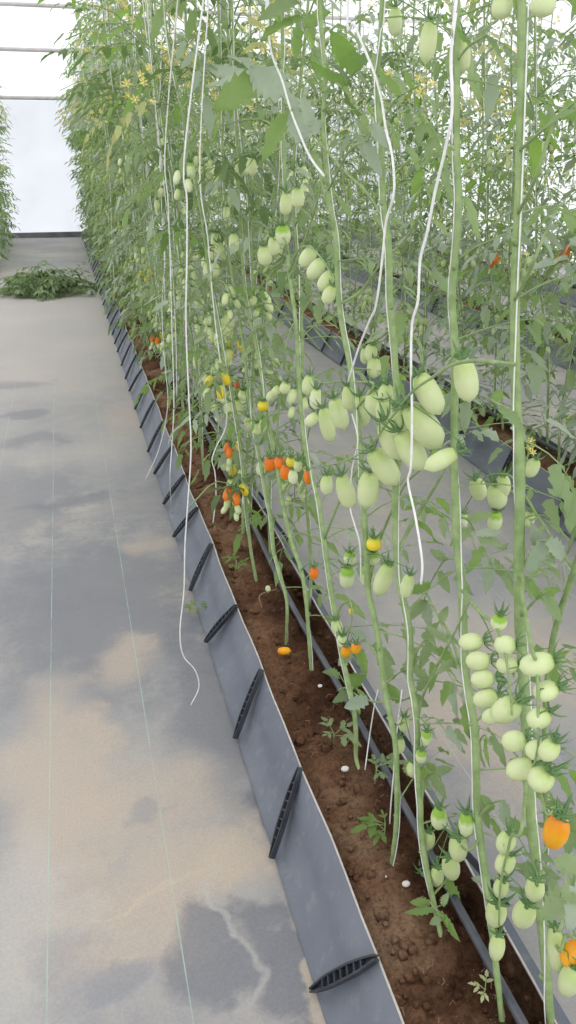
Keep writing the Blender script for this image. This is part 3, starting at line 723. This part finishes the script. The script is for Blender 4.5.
# leaves drawn out one by one: plant, X, petiole pixels, leaflets (base px, tip px, width px, material)
LV = [
 ('C', .55, [(386,212),(365,190),(345,172),(326,150),(312,132),(296,112),(280,95),(262,82)],
   [((262,86),(213,106),44,'leafbright'),((258,80),(282,64),0,'leaf'),((284,96),(250,62),38,'leafgrey'),((252,78),(204,76),0,'leafgrey'),((296,110),(262,158),26,'leafbright'),
    ((300,100),(318,136),15,'leafgrey'),((285,92),(304,118),14,'leafgrey'),((262,80),(228,54),26,'leafgrey'),((246,84),(206,60),24,'leafgrey')]),
 ('E', .54, [(283,128),(260,119),(225,124),(195,127),(168,126)], [((172,126),(144,113),15,'leafbright'),((200,126),(190,112),10,'leaf'),((240,121),(254,132),10,'leaf'),((262,119),(258,104),9,'leaf')]),
 ('D', .55, [(325,70),(312,50),(304,28),(300,5)], [((300,14),(262,44),34,'leafbright'),((298,2),(258,18),26,'leaf'),((312,48),(330,70),14,'leaf'),((305,26),(330,18),20,'leafbright'),((300,0),(320,-25),26,'leaf')]),
 ('D', .56, [(323,110),(338,92),(356,70)], [((345,86),(310,60),20,'leafbright'),((356,72),(330,35),28,'leafbright'),((352,76),(372,50),24,'leaf'),((338,92),(322,96),14,'leaf')]),
 ('C', .56, [(380,120),(395,100),(420,85)], [((398,98),(378,72),20,'leafbright'),((412,90),(404,68),14,'leafbright')]),
 ('D', .52, [(330,205),(318,170),(308,150),(300,135)], [((303,142),(292,108),26,'leafgrey'),((310,152),(328,178),18,'leaf'),((302,138),(322,120),20,'leafgrey')]),
 ('D', .53, [(326,167),(350,150),(368,140),(372,120)], [((366,142),(380,180),16,'leafgrey'),((368,136),(356,112),12,'leaf'),((372,124),(386,150),14,'leafgrey')]),
 ('A', .56, [(518,210),(535,180),(556,118),(577,105)], [((560,115),(600,110),30,'leafbright'),((548,135),(540,108),15,'leafbright')]),
 ('A', .54, [(519,150),(545,128),(570,106),(590,90)], [((575,108),(548,122),14,'leaf')]),
 ('A', .55, [(517,300),(530,270),(545,235),(556,222)], [((562,222),(545,220),15,'leafgrey'),((556,224),(548,234),9,'leafgrey')]),
 ('A', .57, [(516,420),(500,405),(488,398)], [((494,402),(505,385),12,'leafbright'),((500,408),(530,430),12,'leaf')]),
 ('A', .50, [(550,1000),(556,930),(566,905),(580,880)], [((572,890),(543,918),30,'leaf'),((580,870),(556,862),26,'leaf'),((585,890),(556,890),34,'leaf'),((584,880),(566,925),26,'leafgrey')]),
 ('B', .60, [(455,60),(470,45),(486,35)], [((470,46),(458,20),10,'leafbright'),((486,36),(505,52),9,'leaf')]),
 ('G', .50, [(228,240),(200,192),(175,182),(150,184)], [((150,184),(130,192),7,'leafgrey'),((172,182),(160,196),8,'leafgrey'),((190,188),(178,205),9,'leaf')]),
 ('F', .50, [(243,270),(170,262),(148,252),(120,250)], [((122,250),(100,262),9,'leafgrey'),((150,252),(160,272),16,'leafgrey'),((148,250),(158,240),9,'leafbright')]),
 ('B', .59, [(466,677),(455,660),(446,640),(440,622)], [((455,660),(432,672),9,'leaf'),((446,642),(428,625),11,'leaf'),((440,624),(450,605),10,'leaf')]),
 ('C', .58, [(419,800),(425,780),(436,772)], [((430,776),(448,800),13,'leaf'),((436,772),(452,766),11,'leaf')]),
 ('D', .585, [(391,715),(368,700),(350,690),(338,672)], [((368,700),(345,708),16,'leafgrey'),((352,692),(332,700),11,'leaf'),((346,686),(365,672),18,'leafbright'),((340,676),(322,668),12,'leaf')]),
 ('D', .60, [(384,685),(400,672),(412,668)], [((392,680),(378,650),14,'leaf'),((412,668),(430,682),16,'leaf'),((402,672),(420,655),13,'leaf')]),
 ('C', .59, [(432,890),(446,880),(452,868)], [((446,880),(462,905),12,'leafbright'),((438,886),(420,868),9,'leaf')]),
 ('C', .54, [(441,925),(434,908),(428,900)], [((434,910),(406,916),9,'leafbright'),((430,903),(409,900),10,'leafbright'),((441,918),(430,925),9,'leaf'),((440,912),(455,930),8,'leafbright'),((442,905),(448,890),9,'leaf'),((444,918),(462,945),9,'leafbright')]),
 ('B', .60, [(478,811),(490,805),(500,800)], [((480,800),(492,830),11,'leaf'),((500,800),(512,830),15,'leafgrey'),((490,804),(478,790),9,'leaf')]),
 ('B', .68, [(455,500),(468,520),(480,540),(490,560)], [((468,520),(492,512),12,'leaf'),((472,528),(452,545),12,'leaf'),((480,540),(506,545),14,'leaf'),((484,548),(466,572),14,'leafbright'),((490,560),(512,582),15,'leaf'),((490,558),(486,592),14,'leafgrey'),((476,534),(500,530),10,'leafgrey')]),
 ('B', .66, [(458,551),(445,560),(432,580),(424,600)], [((445,560),(430,548),11,'leaf'),((438,572),(452,592),13,'leaf'),((430,585),(410,592),13,'leafbright'),((424,600),(432,626),14,'leafgrey'),((424,600),(408,618),13,'leaf')]),
 ('A', .66, [(519,560),(535,545),(548,540)], [((535,545),(530,520),14,'leafgrey'),((548,540),(566,560),22,'leafgrey'),((542,542),(530,572),20,'leafgrey')]),
 ('A', .64, [(521,620),(535,600),(545,592)], [((538,600),(532,578),11,'leafbright'),((545,594),(560,620),14,'leaf'),((540,598),(556,585),12,'leafbright')]),
 ('C', .60, [(410,640),(425,640),(438,648)], [((425,640),(440,622),12,'leaf'),((438,648),(455,665),14,'leafbright'),((430,643),(420,668),13,'leaf')]),
 ('D', .59, [(380,649),(365,640),(352,650)], [((365,640),(350,628),12,'leafgrey'),((352,650),(338,664),14,'leafgrey'),((358,645),(366,672),15,'leafbright'),((372,645),(396,664),14,'leaf')]),
 ('D', .60, [(388,712),(404,700),(418,690)], [((400,702),(388,682),13,'leafbright'),((410,696),(428,704),13,'leaf'),((418,690),(436,676),13,'leaf')]),
 ('B', .61, [(475,738),(484,735),(490,745)], [((484,738),(490,766),9,'leafbright')]),
]
def hero_leaf(k, X, pp, lets, R=random.Random(4)):
    root = plants[k]; base = root.location
    pet = [atX(x, y, X+.0*i) for i, (x, y) in enumerate(pp)]
    pet[0] = stem_near(k, pet[0])
    sp = spline(pet, 4); n = len(sp); mb = MB()
    mb.tube([p-base for p in sp], [.0026*(1-.5*j/n) for j in range(n)], 'stem', 6)
    for (b, t, w, m) in lets:
        B = atX(*b, X); s = mpp(B)
        T = B + (CR*(t[0]-b[0]) - CU*(t[1]-b[1]))*s + CF*s*R.uniform(-12, 12)
        q = min(sp, key=lambda p: (p-B).length)
        if (q-B).length > .004: mb.tube([q-base, B-base], .0011, 'stem', 5, False)
        L = (T-B).length; w = (w or L/s*.5)*s*1.22
        upv = (-CF*.8+UP*.55+CR*R.uniform(-.5, .5)).normalized()
        leaflet(mb, B-base, T-B, upv, L*1.02, w, m, .10, R.uniform(.1, .4), 11, 6, True, R.uniform(-.35, .35), R)
    o = mb.build('leaf', root)
for t in LV: hero_leaf(*t)
BR = [('C', .58, [(417,725),(421,702),(441,658),(457,628),(470,600)]), ('B', .6, [(466,700),(452,640),(436,612),(425,590)]), ('D', .58, [(368,588),(380,540),(402,490),(420,470)]), ('C', .6, [(396,545),(415,520),(440,478),(452,450)]),
      ('E', .58, [(324,540),(340,500),(352,478),(366,460)]), ('F', .58, [(283,505),(300,462),(312,420),(322,392)]), ('D', .6, [(342,325),(362,290),(382,262),(405,240),(425,205)]), ('E', .58, [(291,287),(305,240),(316,205),(322,180)])]
for (k, X, pp) in BR:
    base = plants[k].location; p3 = [atX(x, y, X) for x, y in pp]; p3[0] = stem_near(k, p3[0]); sp = spline(p3, 5); n = len(sp)
    mb = MB(); mb.tube([p-base for p in sp], [.0036*(1-.5*j/n) for j in range(n)], 'stem', 6); mb.build('side_branch', plants[k])
for k, root in plants.items():
    R = random.Random(ord(k)+50); mb = MB(); base = root.location
    z = .30; zt = 1.75
    while z < zt:
        p = min(stems[k], key=lambda q: abs(q.z-z)); a = R.uniform(-1.0, 1.35)
        compound(mb, p-base, a, R.uniform(.14, .30), R.choice(['leaf', 'leaf', 'leafgrey', 'leafbright']), R.uniform(-.3, .7), R.uniform(.3, 1.8), R.uniform(.045, .07), 3, 6, 4, R, .0018)
        z += R.uniform(.07, .16)
    mb.build('side_foliage', root)
# crown leaves of these plants, above the picture and along its top edge
for k, root in plants.items():
    R = random.Random(ord(k)); mb = MB(); base = root.location
    P = [p for p in stems[k] if p.z > 1.72]
    z = 1.98; a = R.random()*6
    while z < 2.5:
        p = min(P, key=lambda q: abs(q.z-z))
        compound(mb, p-base, a, R.uniform(.26, .38), R.choice(['leaf', 'leaf', 'leafgrey', 'leafbright']), R.uniform(.2, .7), R.uniform(1.0, 1.8), .095, 3, 7, 4, R)
        a += 2.4; z += R.uniform(.07, .12)
    mb.build('crown_foliage', root)
# flower sprays
FL = [('B', .62, [(456,120),(440,108),(420,92)], [(419,78,9),(432,83,9),(421,92,10),(413,88,7)]), ('C', .60, [(383,20),(384,24),(383,24)], [(383,20,7)]),
      ('C', .60, [(380,90),(386,84),(389,76)], [(389,73,8)]), ('A', .66, [(519,170),(505,150),(499,140)], [(499,138,7)]), ('A', .70, [(520,470),(528,455),(531,446)], [(531,440,8),(530,447,9),(533,452,7)]),
      ('A', .64, [(516,300),(524,270),(527,257)], [(527,254,5)])]
for (k, X, rp, fl) in FL:
    base = plants[k].location; mb = MB(); R = random.Random(3)
    sp = spline([stem_near(k, atX(*rp[0], X))]+[atX(*q, X) for q in rp[1:]], 4)
    mb.tube([p-base for p in sp], .0013, 'stem', 5)
    for (x, y, w) in fl:
        p = atX(x, y, X); mb.tube([sp[-1]-base, p-base], .0008, 'stem', 4)
    fo = mb.build('flower_truss', plants[k])
    for (x, y, w) in fl:
        p = atX(x, y, X); mb = MB(); add_flower(mb, V((0, 0, 0)), (V((-.3, -.6, -.6))+V((R.uniform(-.4, .4), 0, R.uniform(-.4, .5)))), w*mpp(p)*1.1, R)
        f = mb.build('flower', fo); f.location = p-base

# ------------------------------------------------------------------ repeated plants
def make_plant(kind, seed):
    """kind: mid (fruit as pieces of their own), far (fruit within the truss mesh), full (leafy to the ground)"""
    R = random.Random(seed)
    root = empty('tomato_plant', (0, 0, 0))
    lean = R.uniform(.20, .34); Ht = R.uniform(2.6, 2.95)
    if kind == 'full': lean *= .5
    pts = []; p = V((0, 0, 0)); ph = R.random()*6
    n = 26
    for k in range(n):
        z = Ht*k/(n-1)
        pts.append(V((.02*math.sin(z*3+ph)+.01*math.sin(z*7+ph), lean*z*(1-.12*z)+.02*math.sin(z*4+ph*2), z)))
    pts = spline(pts, 2); n = len(pts)
    mb = MB(); mb.tube([pts[0]-UP*.03]+pts, [.0062*(1.05-.5*j/n) for j in range(n+1)], 'stem', 7)
    # bare side shoots and petiole stubs
    for _ in range(16 if kind != 'full' else 5):
        q = R.choice(pts[5:n-8]); a = R.random()*6; l = R.uniform(.10, .38); h = V((math.cos(a), math.sin(a), 0))
        mb.tube(spline([q, q+h*l*.5+UP*l*.35, q+h*l+UP*l*R.uniform(-.1, .5)], 3), [.0026]*7, 'stem', 4)
    mb.build('stem', root)
    def at(z): return min(pts, key=lambda q: abs(q.z-z))
    mb = MB(); a = R.random()*6
    z = {'mid': .22, 'bushy': .06, 'far': .12, 'full': .04}[kind]
    while z < Ht-.03:
        f = max(0, min(1, (z-.9)/.9))
        if kind == 'bushy' and z < 1.3: f = .9
        f = max(f, {'mid': .30, 'bushy': .6, 'far': .5, 'full': .7}[kind])
        L = .15+.20*f+R.uniform(-.04, .06); sz = .050+.042*f
        if z > Ht-.35: L *= .75; sz *= .75
        m = R.choice(['leaf', 'leaf', 'leafgrey', 'leafgrey', 'leafbright'] if kind == 'bushy' else ['leaf', 'leafdark', 'leafdark', 'leaf', 'leafgrey', 'leafgrey', 'leafbright']) if R.random() > (.03 if kind in ('mid', 'bushy') else .07) else 'leafyellow'
        if R.random() < (1 if z < 1.5 else .85 if z < 1.95 else .5 if z < 2.35 else .36):
            compound(mb, at(z), a, L, m, R.uniform(-.2, 1.0), R.uniform(.3, 1.7), sz, 3, 5, 2, R)
        a += 2.4+R.uniform(-.5, .5); z += R.uniform(.045, .075) if kind != 'bushy' or z > 1.3 else R.uniform(.03, .05)
    mb.build('foliage', root)
    # fruit
    zt = {'mid': [.42, .75, 1.05, 1.36], 'bushy': [.5, .9, 1.3], 'far': [.4, .8, 1.2, 1.55], 'full': [.5, .9, 1.3]}[kind]
    for zz in zt:
        if R.random() < .12: continue
        zz += R.uniform(-.06, .06); q = at(zz); a = R.uniform(2.2, 5.2)      # mostly to the path side
        h = V((math.cos(a), math.sin(a), 0)); l = R.uniform(.07, .12)
        sp = spline([q, q+h*l*.45+UP*.02, q+h*l*.9-UP*.01, q+h*l-UP*.05, q+h*(l*.95)-UP*.10], 3)
        mb = MB(); mb.tube(sp, [.0026]*(len(sp)//2)+[.0017]*(len(sp)-len(sp)//2), 'stem', 5)
        nf = R.randint(3, 7); ripe = R.random() if zz < 1.0 else 1.0
        fruit = []
        for j in range(nf):
            s = sp[int(len(sp)*(.35+.62*j/nf))]; sd = h.cross(UP)*(1 if j % 2 else -1)
            dn = (-UP*1.0 + sd*R.uniform(.1, .6) + h*R.uniform(-.2, .5)).normalized()
            sz = R.uniform(.85, 1.1)*(1-.4*j/nf); W = .028*sz; L = .056*sz
            top = s + sd*.014 + dn*.008
            mb.tube([s, s+sd*.007, top], .0011, 'calyx', 4)
            mx = axis_matrix(dn, R.random()*6).to_4x4(); mx.translation = top
            if kind in ('mid', 'bushy'): add_calyx(mb, mx, W, .5, 5, R)
            c = 'green'
            if ripe < (.08 if kind == 'mid' else .05) and j < 3: c = R.choice(['orange', 'amber', 'yellow', 'red'])
            elif R.random() < .2: c = R.choice(['pale', 'shoulder'])
            fruit.append((mx, W, L, c))
        if kind not in ('mid', 'bushy'):
            for (mx, W, L, c) in fruit:
                add_tomato(mb, 'plum', c if c != 'shoulder' else 'green', mx @ Matrix.Diagonal((W, W, L, 1)), 9)
        tr = mb.build('fruit_truss', root)
        if kind in ('mid', 'bushy'):
            for (mx, W, L, c) in fruit:
                o = link('tomato', tomato_mesh('plum', c), tr)
                o.matrix_local = mx @ Matrix.Diagonal((W, W, L, 1))
    for zz in ([1.75, 2.05, 2.35] if kind in ('far', 'full') else [1.6, 1.95]):
        q = at(zz+R.uniform(-.22, .22)); a = R.uniform(1.6, 5.4); h = V((math.cos(a), math.sin(a), 0))
        mb = MB(); sp = spline([q, q+h*.06+UP*.03, q+h*.13+UP*.01], 3); mb.tube(sp, .0012, 'stem', 4)
        for j in range(R.randint(4, 7)):
            add_flower(mb, sp[-1]+V((R.uniform(-.06, .06), R.uniform(-.06, .06), R.uniform(-.07, .05))), V((R.uniform(-1, .4), R.uniform(-1, .4), -.6)), .03, R)
        mb.build('flower_truss', root)
    # twine that goes with this stem
    w = spline(helix(pts[::4]+[pts[-1]], .0075, 2.2, R.random()*6), 3)
    mb = MB(); mb.tube(w+[V((0, pts[-1].y+.05, 3.0-SZ))], .0017, 'twine', 4)
    tw = mb.mesh('support_twine')
    return root, tw
protos = {'mid': [make_plant('mid', 100+i) for i in range(5)], 'bushy': [make_plant('bushy', 400+i) for i in range(4)], 'far': [make_plant('far', 200+i) for i in range(5)], 'full': [make_plant('full', 300+i) for i in range(5)]}
used = set()
def place(kind, x, y, label, tlabel, group, tgroup, R, twine=True):
    i = R.randrange(len(protos[kind])); pr, tw = protos[kind][i]
    if (kind, i) in used: o = copy_tree(pr)
    else: o = pr; used.add((kind, i))
    rz = R.uniform(-.5, .5)
    o.location = (x, y, SZ+.01); o.rotation_euler = (0, 0, rz)
    s = R.uniform(.93, 1.05); o.scale = (s, s, s)
    tag(o, label, 'tomato plant', group)
    if twine:
        t = link('support_twine', tw); t.location = o.location; t.rotation_euler = o.rotation_euler; t.scale = o.scale
        tag(t, tlabel, 'twine', tgroup)
    return o
def row(off, ystart, yend, step, nm, midto, fullfrom, first=0, twine=True):
    R = random.Random(int(off*37)+9); y = ystart; k = first; side = 0
    where = {'near': 'row beside the path', 'second': 'second row', 'third': 'third row', 'outermost': 'fourth row', 'left': 'row left of the path'}[nm]
    while y < yend:
        kind = ('bushy' if nm == 'second' else 'mid') if y < midto else 'far' if y < fullfrom else 'full'
        x = off + (.555 if side else .635) + R.uniform(-.02, .02); side = 1-side
        if k < 20 and nm != 'left':
            lab = 'tomato plant on twine in the %s, %s from the camera' % (where, ordn(k)); tl = 'white twine of the %s plant from the camera in the %s' % (ordn(k), where)
        else:
            lab = 'distant leafy tomato plant towards the far end of the %s' % where; tl = 'white twine in the far foliage of the %s' % where
        place(kind, x, y, lab, tl, 'tomato plants in the %s' % where, 'twines in the %s' % where, R, twine)
        y += step*R.uniform(.85, 1.15); k += 1
row(0, 2.18, 17.0, .175, 'near', 4.9, 7.0, 8)
row(1.65, 1.5, 17.0, .24, 'second', 4.6, 99, 0)
row(3.3, 2.0, 17.0, .30, 'third', 0, 6, 0)
row(4.95, 3.0, 16.0, .42, 'outermost', 0, 0, 0, False)
row(-1.74, 12.0, 17.0, .2, 'left', 0, 0, 0)
for k, pl in protos.items():          # prototypes that no row used
    for i, (pr, tw) in enumerate(pl):
        if (k, i) not in used:
            for c in list(pr.children_recursive): bpy.data.objects.remove(c)
            bpy.data.objects.remove(pr)

# ------------------------------------------------------------------ trellis wires and loose twines
for off, ys, _, nm in BEDS:
    mb = MB(); mb.tube([(off+.58, max(ys, -.8), 3.0), (off+.58, 8, 2.985), (off+.58, Y1+.2, 3.0)], .0025, 'steel', 5)
    tag(mb.build('trellis_wire'), 'thin steel wire stretched high above the ' + {'near': 'near row of plants', 'second': 'second row of plants', 'third': 'third row of plants', 'outermost': 'fourth row of plants', 'left': 'row left of the path'}[nm], 'wire')
def twine(pts, r, label):
    pts = [V(p) for p in pts]; b = pts[0].copy(); mb = MB()
    mb.tube([p-b for p in spline(pts, 5)], r, 'twine', 6); o = mb.build('hanging_twine'); o.location = b
    tag(o, label, 'twine', 'loose twines hanging by the near row')
def wire_up(p, X=.58): return [V((X, p.y+.02, 3.0)), V((X*.5+p.x*.5, p.y+.01, (3.0+p.z)/2))]
t = [atX(x, y, .50) for x, y in [(458,-15),(456,11),(451,55),(452,111),(445,150),(435,192),(427,233),(420,261),(418,300),(412,325),(411,370),(412,410),(411,465),(408,482),(415,515),(422,560),(421,584)]]
twine(wire_up(t[0])+t,   .0021, 'thick loose white twine hanging in front of the plump green fruit')
t = [atX(x, y, .50) for x, y in [(267,-12),(268,0),(269,36),(273,58),(282,80),(290,108),(299,132),(310,157),(324,176)]]
twine(wire_up(t[0])+t, .0024, 'thick white twine crossing the broad top leaves near the top edge')
t = [atX(x, y, .53) for x, y in [(348,-8),(355,25),(373,70),(381,97),(386,130),(392,155),(394,192),(386,222),(382,261),(376,305),(369,322),(358,350),(348,382)]]
twine(wire_up(t[0])+t, .0022, 'white twine swinging across the stem above the fan of slim fruit')
g = atZ(191, 705, .003)
t = [atY(x, y, g.y+.01) for x, y in [(187,128),(187,200),(187,250),(186,325),(189,400),(191,450),(188,500),(185,545),(184,590),(180,630),(183,655),(195,670),(199,687)]]
twine(wire_up(t[0])+t+[g], .0019, 'longest loose white twine, its end trailing onto the path')
g = atZ(146, 479, .003)
t = [atY(x, y, g.y+.01) for x, y in [(159,128),(160,150),(161,190),(163,240),(165,260),(162,310),(165,365),(168,400),(164,430),(158,452),(151,468)]]
twine(wire_up(t[0])+t+[g], .0022, 'loose white twine ending on the path left of the longest one')
t = [atY(x, y, 2.75) for x, y in [(166,130),(168,200),(170,250),(172,330),(174,400),(172,445),(170,480)]]
twine(wire_up(t[0])+t+[atX(172,512,.335), atX(176,523,.345), atX(182,526,.36)], .0020, 'loose white twine curling up against the grey edging')
t = [atY(x, y, 2.5) for x, y in [(200,150),(208,240),(216,330),(227,416),(216,447),(212,460),(215,473),(216,496),(213,523)]]
twine(wire_up(t[0])+t, .0020, 'white twine dangling over the soil beside the yellow fruit')
t = [atX(x, y, .54) for x, y in [(352,414),(358,440),(352,470),(350,505),(355,526),(360,545),(361,580)]]
twine(t, .0018, 'short white twine hanging below the fan of slim fruit')
t = [atX(x, y, .56) for x, y in [(402,690),(396,740),(394,770),(391,803),(388,850)]]
twine(t+[atZ(386,877,SZ+.03)], .0016, 'white twine running down to the soil among the small green fruit')
t = [atX(x, y, .58) for x, y in [(378,690),(374,708),(369,740)]]
twine(t+[atZ(365,770,SZ+.03)], .0015, 'short white twine pegged to the soil under the broad low leaves')
R = random.Random(77)
for k in range(14):
    y = 3.4+k*.62+R.uniform(-.15, .15); x = R.uniform(.36, .5); zb = R.uniform(.25, 1.3); ph = R.random()*6
    pts = [(.58, y, 3.0)]+[(x+.02*math.sin(z*3+ph), y+.03*math.sin(z*2.3+ph), z) for z in [2.6-(2.6-zb)*q/9 for q in range(10)]]
    twine(pts, .002, 'loose white twine dangling before the distant near row foliage, %s from the camera' % ordn(k))

# ------------------------------------------------------------------ small things
def put_tomato(p, d, W, L, colr, label, shape='plum'):
    mb = MB(); add_tomato(mb, shape, colr, None, 18); o = mb.build('fallen_tomato')
    o.matrix_world = Matrix.Translation(V(p)-V(d).normalized()*L*.5) @ axis_matrix(V(d)).to_4x4() @ Matrix.Diagonal((W, W, L, 1))
    tag(o, label, 'tomato')
p = atZ(284, 651, SZ+.034); put_tomato(p, V((1, -.15, -.05)), .022, .042, 'amber', 'orange fallen tomato lying on the soil', 'plum')
p = atZ(268, 589, SZ+.032); put_tomato(p, V((.1, -.2, -1)), .018, .026, 'pale', 'small pale green fallen tomato on the soil', 'egg')
def seedling(p, spans, label, mat='leafbright', name='seedling', h=.04, seed=1):
    R = random.Random(seed); root = empty(name, p); tag(root, label, 'seedling')
    sm = MB(); lm = MB()
    tip = V((R.uniform(-.01, .01), R.uniform(-.01, .01), h)); sm.tube([V((0, 0, -.012)), tip*.5, tip], .0016, 'stem', 5)
    for (a, l) in spans:
        h_ = V((math.cos(a), math.sin(a), .35)); q = tip*R.uniform(.5, 1)
        e = q+h_*l*.55
        sm.tube([q, q+h_*l*.3+UP*.004, e], .0009, 'stem', 4, False)
        for j in range(3):
            aa = a+(j-1)*.9; leaflet(lm, q+h_*l*(.35+.2*(j == 1)), V((math.cos(aa), math.sin(aa), R.uniform(-.1, .5))), UP, l*.5, l*.28, mat, .25, .2, 5, 4, True, 0, R)
    sm.build('stem', root); lm.build('foliage', root); return root
seedling(atZ(235, 572, SZ+.03), [(.3, .06), (1.6, .055), (2.8, .06), (4.1, .05), (5.2, .055)], 'pale green seedling clump on the soil near the edging', 'leafbright', seed=2)
seedling(atZ(198, 612, .0), [(.2, .06), (1.9, .05), (3.3, .055), (4.6, .05)], 'tiny green weed sprouting on the path beside the edging', 'leafbright', 'weed', .02, 3)
seedling(atZ(334, 742, SZ+.03), [(.2, .07), (5.4, .08), (1.8, .06), (3.6, .04)], 'young seedling on the soil left of the short twine', 'leaf', seed=4)
seedling(atZ(384, 838, SZ+.03), [(2.9, .06), (3.3, .085), (2.4, .05), (3.9, .055), (1.5, .03)], 'sprawling young seedling in the middle of the soil strip', 'leafbright', seed=5)
seedling(atZ(375, 780, SZ+.04), [(.4, .06), (5.9, .08), (1.4, .05), (4.7, .05)], 'young seedling beside the drip pipe', 'leaf', seed=6)
seedling(atZ(484, 992, SZ+.03), [(1.0, .035), (2.6, .03), (4.0, .03)], 'little green seedling beside the drip pipe at the bottom edge', 'leafyellow', seed=7, h=.02)
for k, (x, y, r, l) in enumerate([(345,769,.009,'white pebble on the soil, the one nearest the slim stem foot'), (406,884,.008,'white pebble on the soil below the small green cluster'), (320,686,.006,'small white pebble on the soil below the fallen tomato')]):
    mb = MB(); m = Matrix.Diagonal((r*2.2, r*1.7, r*1.5, 1)); m.translation = V((0, 0, r*.8)); add_tomato(mb, 'egg', 'pebble', m, 9)
    o = mb.build('pebble'); o.location = atZ(x, y, SZ+.03); tag(o, l, 'pebble')
p = atZ(262, 605, SZ+.03); q = atZ(277, 589, SZ+.045)
mb = MB(); mb.tube(spline([V((0, 0, -.01)), V((.0, .03, .02)), (q-p)], 5), .0014, 'root', 5); o = mb.build('dry_stalk'); o.location = p; tag(o, 'thin dry stalk curving up beside the pale fallen tomato', 'stalk')

# pile of pruned leaves on the path
mb = MB(); R = random.Random(8); c = atZ(50, 292, 0)
for _ in range(230):
    a = R.random()*6.28; f = R.random()**.6; x = c.x+.56*f*math.cos(a); y = c.y+.5*f*math.sin(a)
    z = .02+.30*(1-f*f)*R.random()**.7
    x = min(x, .22)
    compound(mb, V((x, y, z)), R.random()*6.28, R.uniform(.12, .22), R.choice(['leaf', 'leafdark', 'leafdark', 'leafdark', 'leafgrey']), R.uniform(-.1, .7), R.uniform(.4, 1.4), .08, 3, 5, 2, R, .003)
for k, v in enumerate(mb.v):
    if v[2] < .005: mb.v[k] = (v[0], v[1], .005+.004*R.random())
    if mb.v[k][0] > .30: mb.v[k] = (.30, mb.v[k][1], mb.v[k][2])
for _ in range(26):
    a = R.random()*6.28; x = c.x+R.uniform(-.55, .4); y = c.y+R.uniform(-.4, .4); l = R.uniform(.1, .3)
    mb.tube([(x, y, .02), (x+l*.5*math.cos(a), y+l*.5*math.sin(a), R.uniform(.03, .1)), (min(.3, x+l*math.cos(a)), y+l*math.sin(a), .015)], .004, 'stem', 5)
tag(mb.build('pruned_leaf_pile'), 'low heap of freshly pruned green tomato leaves lying across the path', 'leaf pile', kind='stuff')

# ------------------------------------------------------------------ light
w = bpy.data.worlds.new('overcast_sky'); S.world = w; w.use_nodes = True
nt = w.node_tree; nt.nodes.clear()
bg = N(nt, 'ShaderNodeBackground'); bg.inputs[0].default_value = (.97, .985, 1.0, 1); bg.inputs[1].default_value = 1.5
o = N(nt, 'ShaderNodeOutputWorld'); nt.links.new(bg.outputs[0], o.inputs[0])
sun = bpy.data.lights.new('hazy_sun', 'SUN'); sun.energy = 1.0; sun.angle = math.radians(50); sun.color = (1, .96, .9)
so = link('hazy_sun', sun); so.rotation_euler = (math.radians(38), math.radians(18), 0)

vs_ = S.view_settings
vs_.view_transform = 'Standard'; vs_.look = 'None'; vs_.gamma = 1; vs_.exposure = -.06; vs_.use_curve_mapping = False
S.cycles.use_denoising = True
S.cycles.max_bounces = 8; S.cycles.transparent_max_bounces = 12; S.cycles.diffuse_bounces = 4
S.cycles.transmission_bounces = 6
